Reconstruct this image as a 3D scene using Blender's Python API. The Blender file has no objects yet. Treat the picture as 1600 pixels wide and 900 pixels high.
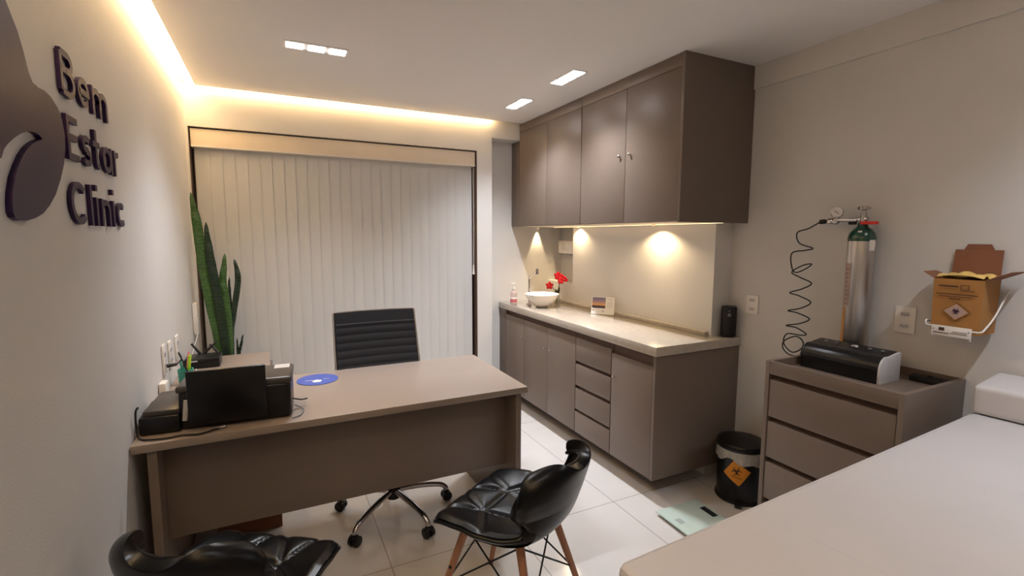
import bpy, bmesh, math, random
from mathutils import Vector, Matrix
PI = math.pi
random.seed(4)
sc = bpy.context.scene
C = sc.collection

# ------------------------------------------------------------------ camera
YAW, PITCH, ROLL, FPX = math.radians(-26.2576), math.radians(-6.1414), math.radians(0.1835), 754.0
fw = Vector((math.sin(-YAW)*math.cos(PITCH), math.cos(YAW)*math.cos(PITCH), math.sin(PITCH)))
rt = fw.cross(Vector((0, 0, 1))).normalized(); up = rt.cross(fw)
r2 = rt*math.cos(ROLL)+up*math.sin(ROLL); u2 = -rt*math.sin(ROLL)+up*math.cos(ROLL)
cam = bpy.data.cameras.new('camera'); co = bpy.data.objects.new('camera', cam); C.objects.link(co)
co.matrix_world = Matrix((( r2.x, u2.x, -fw.x, 0.4855), (r2.y, u2.y, -fw.y, 0.0), (r2.z, u2.z, -fw.z, 1.4901), (0, 0, 0, 1)))
cam.sensor_width = 36; cam.lens = FPX/1600*36; cam.clip_start = 0.02
sc.camera = co

# ------------------------------------------------------------------ world, exposure, lights
sc.view_settings.view_transform = 'Standard'; sc.view_settings.look = 'None'
sc.view_settings.gamma = 1; sc.view_settings.use_curve_mapping = False
sc.view_settings.exposure = 0.55
w = bpy.data.worlds.new('night'); sc.world = w; w.use_nodes = True
w.node_tree.nodes['Background'].inputs[0].default_value = (0.02, 0.025, 0.04, 1)
w.node_tree.nodes['Background'].inputs[1].default_value = 0.3
SPOT_W = 25.0        # one ceiling spotlight module
SPOT_COL = (0.90, 0.935, 1.0)
COVE_E = 17.0        # LED tape in the ceiling cove
CAB_W = 8.5          # little spots under the wall cabinets
WARM = (1.0, 0.70, 0.36)

def lamp(name, kind, loc, power, col, aim=(0, 0, -1), size=2.2, blend=0.6, radius=0.03):
    l = bpy.data.lights.new(name, kind); l.energy = power; l.color = col
    if kind == 'SPOT':
        l.spot_size = size; l.spot_blend = blend
    l.shadow_soft_size = radius
    o = bpy.data.objects.new(name, l); C.objects.link(o); o.location = loc
    o.rotation_euler = Vector(aim).to_track_quat('-Z', 'Y').to_euler()
    return o

# ------------------------------------------------------------------ materials
def lin(c): return tuple(((v/255)/12.92 if v/255 <= .04045 else ((v/255+.055)/1.055)**2.4) for v in c)
def mat(name, rgb, rough=.5, metal=0, var=0.05, scale=8, bump=0, bscale=60, coat=0, stretch=None, spec=.5, trans=0, ior=1.45, emit=None, alpha=1):
    m = bpy.data.materials.new(name); m.use_nodes = True; nt = m.node_tree
    p = nt.nodes['Principled BSDF']
    c = lin(rgb)
    p.inputs['Roughness'].default_value = rough; p.inputs['Metallic'].default_value = metal
    p.inputs['Specular IOR Level'].default_value = spec
    p.inputs['Coat Weight'].default_value = coat; p.inputs['Transmission Weight'].default_value = trans
    p.inputs['IOR'].default_value = ior; p.inputs['Alpha'].default_value = alpha
    tc = nt.nodes.new('ShaderNodeTexCoord'); mp = nt.nodes.new('ShaderNodeMapping')
    nt.links.new(tc.outputs['Object'], mp.inputs['Vector'])
    if stretch: mp.inputs['Scale'].default_value = stretch
    n = nt.nodes.new('ShaderNodeTexNoise'); n.inputs['Scale'].default_value = scale; n.inputs['Detail'].default_value = 4
    nt.links.new(mp.outputs[0], n.inputs['Vector'])
    r = nt.nodes.new('ShaderNodeValToRGB')
    r.color_ramp.elements[0].position = .3; r.color_ramp.elements[1].position = .7
    r.color_ramp.elements[0].color = (*[v*(1-var) for v in c], 1); r.color_ramp.elements[1].color = (*[min(1, v*(1+var)) for v in c], 1)
    nt.links.new(n.outputs[0], r.inputs[0]); nt.links.new(r.outputs[0], p.inputs['Base Color'])
    if bump:
        n2 = nt.nodes.new('ShaderNodeTexNoise'); n2.inputs['Scale'].default_value = bscale; n2.inputs['Detail'].default_value = 3
        nt.links.new(mp.outputs[0], n2.inputs['Vector'])
        b = nt.nodes.new('ShaderNodeBump'); b.inputs['Strength'].default_value = bump; b.inputs['Distance'].default_value = .01
        nt.links.new(n2.outputs[0], b.inputs['Height']); nt.links.new(b.outputs[0], p.inputs['Normal'])
    if emit:
        p.inputs['Emission Color'].default_value = (*emit[0], 1); p.inputs['Emission Strength'].default_value = emit[1]
    return m
M = {}
M['wall'] = mat('wall paint', (214, 211, 208), .85, var=.02, scale=3, bump=.08, bscale=180)
M['wall_cool'] = mat('darker wall paint', (204, 201, 199), .85, var=.02, scale=3, bump=.08, bscale=180)  # slightly darker tone than the other walls
M['ceil'] = mat('ceiling paint', (236, 232, 229), .9, var=.01, scale=2)
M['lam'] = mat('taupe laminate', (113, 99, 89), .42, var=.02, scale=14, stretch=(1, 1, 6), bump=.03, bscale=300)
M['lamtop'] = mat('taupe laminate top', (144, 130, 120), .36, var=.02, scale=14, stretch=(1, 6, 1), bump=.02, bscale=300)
M['groove'] = mat('dark brown carcass', (82, 62, 52), .6)
M['stone'] = mat('beige granite', (178, 168, 156), .14, var=.06, scale=32, coat=.3)
M['cream'] = mat('cream cornice', (232, 216, 194), .5, var=.02)
M['white'] = mat('white plastic', (225, 220, 215), .35, var=.01)
M['blind'] = mat('blind fabric', (198, 197, 196), .8, var=.02, scale=40, stretch=(8, 1, 1), bump=.05, bscale=200)
M['black'] = mat('black plastic', (16, 15, 17), .32, var=.1, scale=30)
M['blackm'] = mat('matt black plastic', (24, 22, 24), .6, var=.1, scale=30)
M['lid'] = mat('lid plastic with painted sheen', (66, 61, 58), .30)  # black lids lightened to grey: light catching their tops is put into the colour
M['leather'] = mat('black leatherette', (10, 10, 12), .28, spec=.3, var=.1, scale=30, bump=.05, bscale=350)
M['darkfab'] = mat('charcoal mesh fabric', (25, 25, 31), .75, var=.15, scale=200)
M['chrome'] = mat('chrome', (205, 200, 200), .12, 1, var=.02)
M['steel'] = mat('brushed aluminium', (196, 193, 192), .36, 1, var=.06, scale=30, stretch=(6, 6, .3))
M['wood'] = mat('beech wood', (158, 108, 78), .45, var=.14, scale=18, stretch=(5, 5, .6))
M['bed'] = mat('grey upholstery', (196, 192, 192), .42, var=.02, scale=5, bump=.10, bscale=14)
M['bedframe'] = mat('grey painted wood', (120, 108, 98), .5)
M['green'] = mat('dark green enamel', (14, 66, 52), .25, coat=.5)
M['red'] = mat('red plastic', (200, 40, 34), .4)
M['card'] = mat('cardboard yellow', (164, 116, 62), .75, var=.05, scale=20)
M['cardb'] = mat('cardboard brown', (132, 86, 62), .8, var=.05, scale=20)
M['bagy'] = mat('yellow plastic lining', (222, 186, 108), .35, bump=.6, bscale=30)
M['print'] = mat('dark print ink', (70, 46, 34), .7)
M['grey'] = mat('grey plastic', (120, 120, 122), .4)
M['lgrey'] = mat('light grey plastic', (196, 194, 196), .35)
M['purple'] = mat('purple acrylic', (46, 30, 64), .38, var=.04, spec=.22)
M['ceramic'] = mat('white ceramic', (240, 232, 222), .12, var=.01, coat=.5)
M['petal'] = mat('red petals', (214, 26, 42), .5, var=.2, scale=60)
M['stem'] = mat('dark green stem', (52, 58, 30), .5, var=.2)
M['orange'] = mat('orange sticker', (214, 136, 30), .5, var=.03)
M['blue'] = mat('blue mouse pad', (66, 84, 160), .6, var=.04)
M['bag'] = mat('translucent bin bag', (170, 166, 160), .4, var=.15, scale=30, bump=.5, bscale=40)
M['glassw'] = mat('pale green glass', (196, 212, 202), .08, var=.02, coat=.6)
M['glass'] = mat('clear glass', (235, 240, 238), .03, trans=1.0, var=0)
M['dark'] = mat('night window', (10, 12, 18), .1)
M['hi'] = mat('yellow green highlighter', (168, 214, 40), .4)
M['teal'] = mat('teal plastic', (60, 150, 130), .4)
M['pink'] = mat('pink plastic', (222, 120, 130), .4)
M['bluep'] = mat('blue label', (40, 90, 150), .4)
M['label'] = mat('pinkish paper label', (176, 150, 140), .6, var=.04)
M['redlab'] = mat('red label', (190, 34, 52), .5)
M['soap'] = mat('clear soap bottle', (225, 205, 200), .15, trans=.5)
M['soil'] = mat('potting soil', (48, 34, 26), .9, var=.3, scale=60, bump=.6)
M['pot'] = mat('dark planter', (60, 54, 50), .5)
M['yellowpr'] = mat('amber reflective tape', (196, 140, 76), .4)
M['lampface'] = mat('lit lamp lens', (255, 250, 248), .3, emit=((1, .95, .93), 14))
M['cove'] = mat('lit warm led tape', (255, 220, 160), .4, emit=(WARM, COVE_E))
M['cabled'] = mat('lit cabinet led tape', (255, 220, 160), .4, emit=(WARM, 1.8))
def floor_mat():
    m = mat('porcelain tile', (214, 209, 205), .16, var=.025, scale=4, coat=.15)
    nt = m.node_tree; p = nt.nodes['Principled BSDF']
    geo = nt.nodes.new('ShaderNodeNewGeometry'); sep = nt.nodes.new('ShaderNodeSeparateXYZ'); nt.links.new(geo.outputs['Position'], sep.inputs[0])
    def line(axis, off, period):
        a = nt.nodes.new('ShaderNodeMath'); a.operation = 'SUBTRACT'; a.inputs[1].default_value = off-100*period
        nt.links.new(sep.outputs[axis], a.inputs[0])
        b = nt.nodes.new('ShaderNodeMath'); b.operation = 'MODULO'; b.inputs[1].default_value = period; nt.links.new(a.outputs[0], b.inputs[0])
        c = nt.nodes.new('ShaderNodeMath'); c.operation = 'LESS_THAN'; c.inputs[1].default_value = .0045; nt.links.new(b.outputs[0], c.inputs[0])
        return c
    l1 = line(0, 2.143, .622); l2 = line(1, 2.058, 1.24)
    mx = nt.nodes.new('ShaderNodeMath'); mx.operation = 'MAXIMUM'; nt.links.new(l1.outputs[0], mx.inputs[0]); nt.links.new(l2.outputs[0], mx.inputs[1])
    mix = nt.nodes.new('ShaderNodeMix'); mix.data_type = 'RGBA'
    old = p.inputs['Base Color'].links[0].from_socket
    nt.links.new(mx.outputs[0], mix.inputs['Factor']); nt.links.new(old, mix.inputs['A']); mix.inputs['B'].default_value = (*lin((158, 148, 141)), 1)
    nt.links.new(mix.outputs['Result'], p.inputs['Base Color'])
    return m
M['floor'] = floor_mat()
def leaf_mat(name, a, b):
    m = mat(name, a, .42, var=0)
    nt = m.node_tree; p = nt.nodes['Principled BSDF']
    wv = nt.nodes.new('ShaderNodeTexWave'); wv.bands_direction = 'Z'; wv.inputs['Scale'].default_value = 14
    wv.inputs['Distortion'].default_value = 9; wv.inputs['Detail'].default_value = 3; wv.inputs['Detail Scale'].default_value = 4
    tc = nt.nodes.new('ShaderNodeTexCoord'); nt.links.new(tc.outputs['Object'], wv.inputs['Vector'])
    r = nt.nodes.new('ShaderNodeValToRGB'); r.color_ramp.elements[0].color = (*lin(a), 1); r.color_ramp.elements[1].color = (*lin(b), 1)
    nt.links.new(wv.outputs['Fac'], r.inputs[0]); nt.links.new(r.outputs[0], p.inputs['Base Color'])
    return m
M['leaf'] = leaf_mat('bright banded leaf', (46, 74, 36), (70, 100, 50))
M['leafd'] = leaf_mat('dark banded leaf', (20, 32, 22), (38, 58, 36))
def photo_mat():
    m = mat('sunset print', (90, 80, 120), .4, var=0); nt = m.node_tree; p = nt.nodes['Principled BSDF']
    tc = nt.nodes.new('ShaderNodeTexCoord'); sep = nt.nodes.new('ShaderNodeSeparateXYZ'); nt.links.new(tc.outputs['Generated'], sep.inputs[0])
    r = nt.nodes.new('ShaderNodeValToRGB'); e = r.color_ramp.elements
    e[0].position = 0; e[0].color = (*lin((44, 34, 52)), 1); e[1].position = 1; e[1].color = (*lin((98, 96, 138)), 1)
    for pos, c in ((.2, (60, 44, 60)), (.28, (206, 150, 96)), (.6, (150, 124, 130))):
        k = e.new(pos); k.color = (*lin(c), 1)
    nt.links.new(sep.outputs[2], r.inputs[0]); nt.links.new(r.outputs[0], p.inputs['Base Color']); return m
M['photo'] = photo_mat()

# ------------------------------------------------------------------ mesh helpers
class MB:
    def __init__(s): s.bm = bmesh.new()
    def box(s, x0, x1, y0, y1, z0, z1, bev=0, rot=None, at=None, seg=2):
        b = bmesh.new(); bmesh.ops.create_cube(b, size=1)
        for v in b.verts: v.co = Vector(((x0+x1)/2+v.co.x*(x1-x0), (y0+y1)/2+v.co.y*(y1-y0), (z0+z1)/2+v.co.z*(z1-z0)))
        if bev: bmesh.ops.bevel(b, geom=b.edges[:], offset=bev, segments=seg, affect='EDGES', profile=.5)
        if rot:
            R = Matrix.Rotation(rot[1], 4, rot[0]); pv = Vector(at or ((x0+x1)/2, (y0+y1)/2, (z0+z1)/2))
            for v in b.verts: v.co = R @ (v.co-pv)+pv
        return s.add(b)
    def add(s, b):
        me = bpy.data.meshes.new('t'); b.to_mesh(me); b.free(); s.bm.from_mesh(me); bpy.data.meshes.remove(me); return s
    def cyl(s, p0, p1, r0, r1=None, n=24, bev=0):
        p0, p1 = Vector(p0), Vector(p1); r1 = r0 if r1 is None else r1
        b = bmesh.new(); L = (p1-p0).length
        bmesh.ops.create_cone(b, cap_ends=True, segments=n, radius1=r0, radius2=r1, depth=L)
        if bev:
            es = [e for e in b.edges if abs(e.verts[0].co.z-e.verts[1].co.z) < 1e-6]
            bmesh.ops.bevel(b, geom=es, offset=bev, segments=3, affect='EDGES', profile=.5)
        R = (p1-p0).to_track_quat('Z', 'Y').to_matrix().to_4x4(); R.translation = (p0+p1)/2
        bmesh.ops.transform(b, matrix=R, verts=b.verts); return s.add(b)
    def sphere(s, c, r, sc_=(1, 1, 1), n=20):
        b = bmesh.new(); bmesh.ops.create_uvsphere(b, u_segments=n, v_segments=n//2, radius=r)
        for v in b.verts: v.co = Vector((c[0]+v.co.x*sc_[0], c[1]+v.co.y*sc_[1], c[2]+v.co.z*sc_[2]))
        return s.add(b)
    def lathe(s, prof, c=(0, 0, 0), n=40, axis=None):
        b = bmesh.new(); rings = []
        for r, z in prof:
            rings.append([b.verts.new((max(r, 1e-5)*math.cos(2*PI*i/n), max(r, 1e-5)*math.sin(2*PI*i/n), z)) for i in range(n)])
        for a, d in zip(rings, rings[1:]):
            for i in range(n): b.faces.new((a[i], a[(i+1) % n], d[(i+1) % n], d[i]))
        if prof[0][0] > 1e-4: b.faces.new(rings[0][::-1])
        if prof[-1][0] > 1e-4: b.faces.new(rings[-1])
        bmesh.ops.remove_doubles(b, verts=b.verts, dist=1e-5)
        T = Vector(axis).to_track_quat('Z', 'Y').to_matrix().to_4x4() if axis else Matrix()
        T.translation = c; bmesh.ops.transform(b, matrix=T, verts=b.verts)
        return s.add(b)
    def tube(s, pts, r, n=10, smooth=6, taper=None):
        P = [Vector(p) for p in pts]
        if smooth and len(P) > 2:
            Q = []
            for i in range(len(P)-1):
                a, b_, c, d = P[max(i-1, 0)], P[i], P[i+1], P[min(i+2, len(P)-1)]
                for k in range(smooth):
                    t = k/smooth
                    Q.append(.5*((2*b_)+(c-a)*t+(2*a-5*b_+4*c-d)*t*t+(3*b_-a-3*c+d)*t**3))
            P = Q+[P[-1]]
        b = bmesh.new(); rings = []; N = None
        for i, p in enumerate(P):
            t = (P[min(i+1, len(P)-1)]-P[max(i-1, 0)]).normalized()
            if N is None: N = t.orthogonal().normalized()
            N = (N-t*N.dot(t)).normalized(); B = t.cross(N)
            rr = r if taper is None else r+(taper-r)*i/(len(P)-1)
            rings.append([b.verts.new(p+(N*math.cos(2*PI*k/n)+B*math.sin(2*PI*k/n))*rr) for k in range(n)])
        for a, d in zip(rings, rings[1:]):
            for k in range(n): b.faces.new((a[k], a[(k+1) % n], d[(k+1) % n], d[k]))
        b.faces.new(rings[0][::-1]); b.faces.new(rings[-1]); return s.add(b)
    def prism(s, pts, off, bev=0):
        """polygon of 3-D points extruded by vector off"""
        b = bmesh.new(); off = Vector(off)
        a = [b.verts.new(p) for p in pts]; d = [b.verts.new(Vector(p)+off) for p in pts]
        n = len(a)
        b.faces.new(a); b.faces.new(d[::-1])
        for i in range(n): b.faces.new((a[i], d[i], d[(i+1) % n], a[(i+1) % n]))
        bmesh.ops.recalc_face_normals(b, faces=b.faces)
        if bev: bmesh.ops.bevel(b, geom=b.edges[:], offset=bev, segments=2, affect='EDGES', profile=.5)
        return s.add(b)
    def grid(s, fn, nu, nv, thick=0):
        b = bmesh.new(); V = [[b.verts.new(fn(i/nu, j/nv)) for j in range(nv+1)] for i in range(nu+1)]
        for i in range(nu):
            for j in range(nv): b.faces.new((V[i][j], V[i+1][j], V[i+1][j+1], V[i][j+1]))
        if thick:
            bmesh.ops.recalc_face_normals(b, faces=b.faces)
            bmesh.ops.solidify(b, geom=b.faces[:]+b.edges[:]+b.verts[:], thickness=thick)
        return s.add(b)
    def build(s, name, m, parent=None, world=True, smooth=True):
        bmesh.ops.recalc_face_normals(s.bm, faces=s.bm.faces)
        if parent is not None and world:
            off = Vector(parent.location); q = parent.parent
            while q is not None: off += Vector(q.location); q = q.parent
            bmesh.ops.translate(s.bm, verts=s.bm.verts, vec=-off)
        me = bpy.data.meshes.new(name); s.bm.to_mesh(me); s.bm.free()
        me.materials.append(m)
        if smooth:
            for p in me.polygons: p.use_smooth = True
            try: me.set_sharp_from_angle(angle=math.radians(38))
            except Exception: pass
        o = bpy.data.objects.new(name, me); C.objects.link(o)
        if parent is not None: o.parent = parent
        return o
def origin(o, loc):
    """shift a top-level mesh so its origin is at loc (its base)"""
    for v in o.data.vertices: v.co -= Vector(loc)
    o.location = loc; return o
def tag(o, label, cat, group=None):
    o['label'] = label; o['category'] = cat
    if group: o['group'] = group
    return o
def thing(name, label, cat, loc=(0, 0, 0), rz=0, group=None):
    o = bpy.data.objects.new(name, None); C.objects.link(o); o.location = loc; o.rotation_euler = (0, 0, rz)
    o.empty_display_size = .1
    return tag(o, label, cat, group)
def struct(name, mb, m, smooth=False, parent=None):
    o = mb.build(name, m, parent, smooth=smooth)
    if parent is None: o['kind'] = 'structure'
    return o
def B(*a, **k): return MB().box(*a, **k)
def dup(root, loc, rz, label=None, group=None):
    r = root.copy(); C.objects.link(r); r.location = loc; r.rotation_euler = (0, 0, rz)
    if label: r['label'] = label
    if group: r['group'] = group
    for ch in list(root.children):
        c = ch.copy(); C.objects.link(c); c.parent = r
        for g in ch.children:
            d = g.copy(); C.objects.link(d); d.parent = c
    return r

# ------------------------------------------------------------------ room shell
H = 2.452; TOP = 2.60; XR = 2.992; D = 3.85; DR = 4.004; NEAR = -1.5
XP, YP = 2.851, 2.056
struct('floor', B(-.12, 3.15, NEAR-.12, 4.15, -.1, 0), M['floor'])
struct('ceiling', MB().box(.078, XR, NEAR, 3.803, H, H+.03).box(-.12, 3.15, NEAR-.12, 4.15, TOP, TOP+.1), M['ceil'])
struct('wall_left', B(-.12, 0, NEAR-.12, 4.15, 0, TOP), M['wall'])
struct('wall_near', B(0, XR, NEAR-.12, NEAR, 0, TOP), M['wall'])
WX0, WX1, WZ = .018, 2.05, 2.20
bw = MB().box(0, WX0, D, 4.15, 0, WZ).box(0, WX1, D, 4.15, WZ, TOP).box(WX1, 2.19, D, 4.15, 0, TOP)
bw.box(2.19, 3.15, D, 4.15, 2.318, TOP).box(2.19, 3.15, DR, 4.15, 0, 2.318)
struct('wall_back', bw, M['wall'])
struct('wall_right', MB().box(XR, 3.15, NEAR-.12, DR, 0, TOP), M['wall_cool'])
rp = MB().box(XP, XR, YP, 3.585, 0, 1.60).box(XP, XR, 3.585, DR, 0, 1.074)
struct('trim_1', rp, M['wall'])                 # thickened wall behind the worktop, with a niche
struct('trim_2', B(2.978, XR, NEAR, 1.95, 2.323, H), M['wall_cool'])   # shallow beam under the ceiling
struct('baseboard_right', B(XR-.012, XR, NEAR, YP, 0, .08, bev=.002), M['wall'])
struct('baseboard_left', B(0, .012, NEAR, 1.9, 0, .08, bev=.002), M['wall'])
# window behind the blind: aluminium frame and dark night glass
wf = MB()
for x0, x1, z0, z1 in ((WX0, WX0+.04, 0, WZ), (WX1-.04, WX1, 0, WZ), (WX0, WX1, WZ-.05, WZ), (WX0, WX1, 0, .04), (1.0, 1.06, 0, WZ)):
    wf.box(x0, x1, 4.02, 4.06, z0, z1)
win = struct('window_1', wf, M['groove'])
struct('window_pane', B(WX0+.04, WX1-.04, 4.035, 4.04, .04, WZ-.05), M['dark'], parent=win)
struct('reveal_shade', MB().box(WX0, WX0+.004, D-.003, D+.10, 0, WZ-.003).box(WX0, WX1, D-.003, D+.004, WZ-.003, WZ).box(WX1-.004, WX1, D-.003, D+.10, 0, WZ-.003), M['groove'])  # dark strips painting in the shade of the reveal and gap around the cornice

# LED tape in the cove
tag(struct_cove := MB().box(.012, .07, NEAR+.05, 3.80, H+.026, H+.030).build('led_strip', M['cove']), 'warm glowing led strip in the slot between ceiling and left wall', 'light strip')
tag(MB().box(.075, 2.19, 3.808, 3.842, H+.026, H+.030).build('led_strip', M['cove']), 'warm glowing led strip in the ceiling slot above the blind', 'light strip')

# ------------------------------------------------------------------ ceiling spotlights
def spotlight(cx, cy, along, label, k=1.0, n=3):
    t = thing('ceiling_spotlight', label, 'ceiling light', (cx, cy, H))
    hx, hy = (.155, .052) if along == 'x' else (.052, .14)
    MB().box(cx-hx, cx+hx, cy-hy, cy+hy, H-.004, H, bev=.0015).build('frame', M['ceil'], t)
    stp = .103 if along == 'x' else .092
    for i in (-1, 0, 1):
        x, y = (cx+i*stp, cy) if along == 'x' else (cx, cy+i*stp)
        MB().box(x-.039, x+.039, y-.037, y+.037, H-.007, H-.003, bev=.001).build('lamp_lens', M['lampface'], t)
        lamp('spot', 'SPOT', (x, y, H-.012), SPOT_W*k, SPOT_COL, size=2.0, blend=1.0, radius=.02)
    return t
spotlight(.731, 2.788, 'x', 'triple square ceiling spotlight above the desk, nearest the left wall')
spotlight(2.138, 2.594, 'y', 'square ceiling spotlight beside the middle of the wall cabinets, second from the back')
spotlight(2.138, 3.247, 'y', 'square ceiling spotlight nearest the back wall, beside the far wall cabinets')
# the same fixtures go on behind the camera
spotlight(2.42, .30, 'x', 'triple square ceiling spotlight over the examination bed', k=.62)
spotlight(.731, .45, 'x', 'triple square ceiling spotlight near the entrance end of the room', k=.12)

# ------------------------------------------------------------------ blind and cornice
t = thing('vertical_blind', 'closed pale grey vertical blind hanging across the whole back window', 'blind', (1.02, 3.91, 0))
MB().box(WX0+.008, WX1-.008, 3.865, 3.965, 2.072, WZ-.008, bev=.004).build('cornice', M['cream'], t)
MB().box(WX0+.01, WX1-.01, 3.858, 3.866, 2.072, 2.08).build('bottom_trim', M['white'], t)
n = 26; stp = (2.022-.042)/n
for i in range(n):
    cx = .042+stp*(i+.5); yb = 3.915; a = math.radians(4+random.uniform(-.8, .8)); hw = stp*.56
    def f(u, v, cx=cx, a=a, hw=hw):
        s_ = (u-.5)*2; bow = .0015*(1-s_*s_)
        return Vector((cx+s_*hw*math.cos(a), yb-s_*hw*math.sin(a)-bow, .03+v*2.045))
    MB().grid(f, 8, 6, thick=.0012).build('slat', M['blind'], t)
cd = MB().tube([(2.035, 3.90, 2.07), (2.036, 3.898, 1.6), (2.034, 3.90, 1.22)], .0022).tube([(2.044, 3.90, 2.07), (2.045, 3.897, 1.6), (2.044, 3.90, 1.22)], .0022).cyl((2.038, 3.90, 1.16), (2.038, 3.90, 1.24), .012, .007)
cd.build('pull_cord', M['white'], t)

# ------------------------------------------------------------------ base cabinets and worktop
XB = 2.333; ZB = .123; ZT = .836
def knob(parent, x, y, z, r=.007):
    MB().lathe([(r*.5, 0), (r*.5, .008), (r, .011), (r, .017), (r*.6, .020), (0, .0205)], (x, y, z), 16, axis=(-1, 0, 0)).build('knob', M['chrome'], parent)
def cab(name, label, y0, y1):
    t = thing(name, label, 'cabinet', (2.6, (y0+y1)/2, ZB), group=None)
    MB().box(XB+.019, 2.845, y0+.001, y1-.001, ZB, ZT).build('body', M['groove'], t); return t
c1 = cab('base_cabinet', 'taupe base cabinet with plain door under the sink, at the window end', 3.515, 4.0)
MB().box(XB, XB+.018, 3.518, 3.86, ZB, .795, bev=.0015).build('door', M['lam'], c1); 
MB().box(XB, XB+.018, 3.863, 4.0, ZB, ZT, bev=.0015).build('filler_panel', M['lam'], c1)
knob(c1.children[1], XB, 3.547, .648, .005)
c2 = cab('base_cabinet', 'taupe base cabinet with two knobbed doors meeting, left of the drawers', 2.745, 3.513)
# two doors
for y0, y1, ky in ((3.130, 3.511, 3.155), (2.747, 3.127, 3.075)):
    d = MB().box(XB, XB+.018, y0, y1, ZB, .795, bev=.0015).build('door', M['lam'], c2)
    knob(d, XB, ky, .632)
c3 = cab('drawer_cabinet', 'taupe base cabinet with four stacked drawers under the stone worktop', 2.350, 2.743)
for z0, z1 in ((.634, .795), (.463, .612), (.291, .440), (ZB, .272)):
    MB().box(XB, XB+.018, 2.353, 2.741, z0, z1, bev=.0015).build('drawer', M['lam'], c3)
c4 = cab('base_cabinet', 'taupe base cabinet with single locked door and side panel, nearest the black bin', 1.963, 2.348)
d = MB().box(XB, XB+.018, 1.987, 2.346, ZB, .775, bev=.0015).build('door', M['lam'], c4); knob(d, XB, 2.315, .637)
MB().box(XB-.002, XR-.002, 1.963, 1.983, ZB, ZT, bev=.0015).build('side_panel', M['lam'], c4)
t = thing('worktop', 'polished beige stone worktop with raised back strip on the base cabinets', 'countertop', (2.6, 3, ZT))
MB().prism([(2.322, 1.953, .838), (XR, 1.953, .838), (XR, YP, .838), (XP, YP, .838), (XP, DR, .838), (2.322, DR, .838)], (0, 0, .053), bev=.003).build('slab', M['stone'], t)
MB().box(2.818, 2.851, 2.075, DR-.001, .891, .914, bev=.003).build('back_strip', M['stone'], t)

# ------------------------------------------------------------------ wall cabinets
XU = 2.452; ZU = 1.577
def ucab(label, y0, y1, xb=2.99):
    t = thing('wall_cabinet', label, 'cabinet', (2.7, (y0+y1)/2, ZU))
    MB().box(XU+.019, xb, y0+.001, y1-.001, ZU+.001, H-.002).build('body', M['groove'], t)
    MB().box(XU+.019, xb, y0, y1, ZU-.006, ZU, bev=.001).build('bottom_panel', M['cream'], t)
    MB().box(XU, XU+.02, y0, y1, 2.382, H-.001, bev=.001).build('top_filler', M['lam'], t)
    return t
u1 = ucab('taupe wall cabinet with two plain doors, at the window end', 2.898, 3.848)
for y0, y1 in ((3.379, 3.846), (2.901, 3.376)):
    MB().box(XU, XU+.018, y0, y1, ZU, 2.380, bev=.0015).build('door', M['lam'], u1)
u3 = thing('filler_panel', 'narrow taupe filler panel beyond the wall cabinets in the back recess', 'panel', (2.6, 3.92, ZU))
MB().box(XU, 2.99, 3.855, 4.0, ZU, 2.312, bev=.002).build('panel', M['lam'], u3)
u2 = ucab('taupe wall cabinet with two chrome knobs and a tall dark side, nearest the camera', 1.97, 2.893)
for y0, y1, ky in ((2.418, 2.891, 2.467), (1.972, 2.415, 2.37)):
    d = MB().box(XU, XU+.018, y0, y1, ZU, 2.380, bev=.0015).build('door', M['lam'], u2); knob(d, XU, ky, 1.985, .009)
MB().box(XU-.003, XR-.001, 1.95, 1.969, ZU-.008, H-.001, bev=.0015).build('side_panel', M['lam'], u2)
tag(B(2.806, 2.812, 1.972, 3.84, 1.568, 1.5705).build('led_strip', M['cabled']), 'thin warm led strip under the wall cabinets', 'light strip')
for i, (x, y, lab) in enumerate(((2.72, 3.984, 'small round under cabinet spot above the sink'), (2.826, 3.47, 'small round under cabinet spot beside the wall niche'), (2.765, 2.49, 'small round under cabinet spot above the middle of the worktop'))):
    t = thing('cabinet_spot', lab, 'light', (x, y, 1.565))
    MB().lathe([(.016, 1.5705), (.016, 1.565), (.012, 1.5645)], (x, y, 0)).build('ring', M['chrome'], t)
    MB().cyl((x, y, 1.5635), (x, y, 1.566), .012).build('lens', M['cabled'], t)
    lamp('cabinet spot', 'SPOT', (x, y, 1.560), CAB_W*(1.3, 1, 1)[i], (1, .76, .44), size=(.9, 2.5, 2.5)[i], blend=.5, radius=.012)

# ------------------------------------------------------------------ desk
t = thing('office_desk', 'l-shaped taupe desk with modesty panel, against the left wall', 'desk', (.8, 2.4, 0))
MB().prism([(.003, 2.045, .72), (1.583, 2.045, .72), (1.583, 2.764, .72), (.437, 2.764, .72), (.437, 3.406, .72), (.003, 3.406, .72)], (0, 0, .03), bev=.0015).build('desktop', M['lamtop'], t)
MB().box(1.526, 1.556, 2.062, 2.75, 0, .72, bev=.0015).build('leg', M['lam'], t)
MB().box(.045, .075, 2.062, 2.75, 0, .72, bev=.0015).build('leg', M['lam'], t)
MB().box(.075, 1.526, 2.17, 2.188, .312, .72, bev=.001).build('modesty_panel', M['lam'], t)
pd = MB().box(.02, .43, 2.99, 3.39, .05, .718, bev=.001).build('pedestal', M['lam'], t)
for z0, z1 in ((.53, .70), (.33, .51), (.07, .31)):
    MB().box(.43, .448, 3.0, 3.38, z0, z1, bev=.001).build('drawer', M['lam'], pd)
tag(origin(MB().box(.18, .465, 2.62, 2.90, 0, .2, bev=.003).box(.31, .33, 2.619, 2.901, .199, .201).build('cardboard_box', M['cardb']), (.32, 2.76, 0)), 'brown cardboard box standing on the floor under the desk', 'box')

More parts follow.
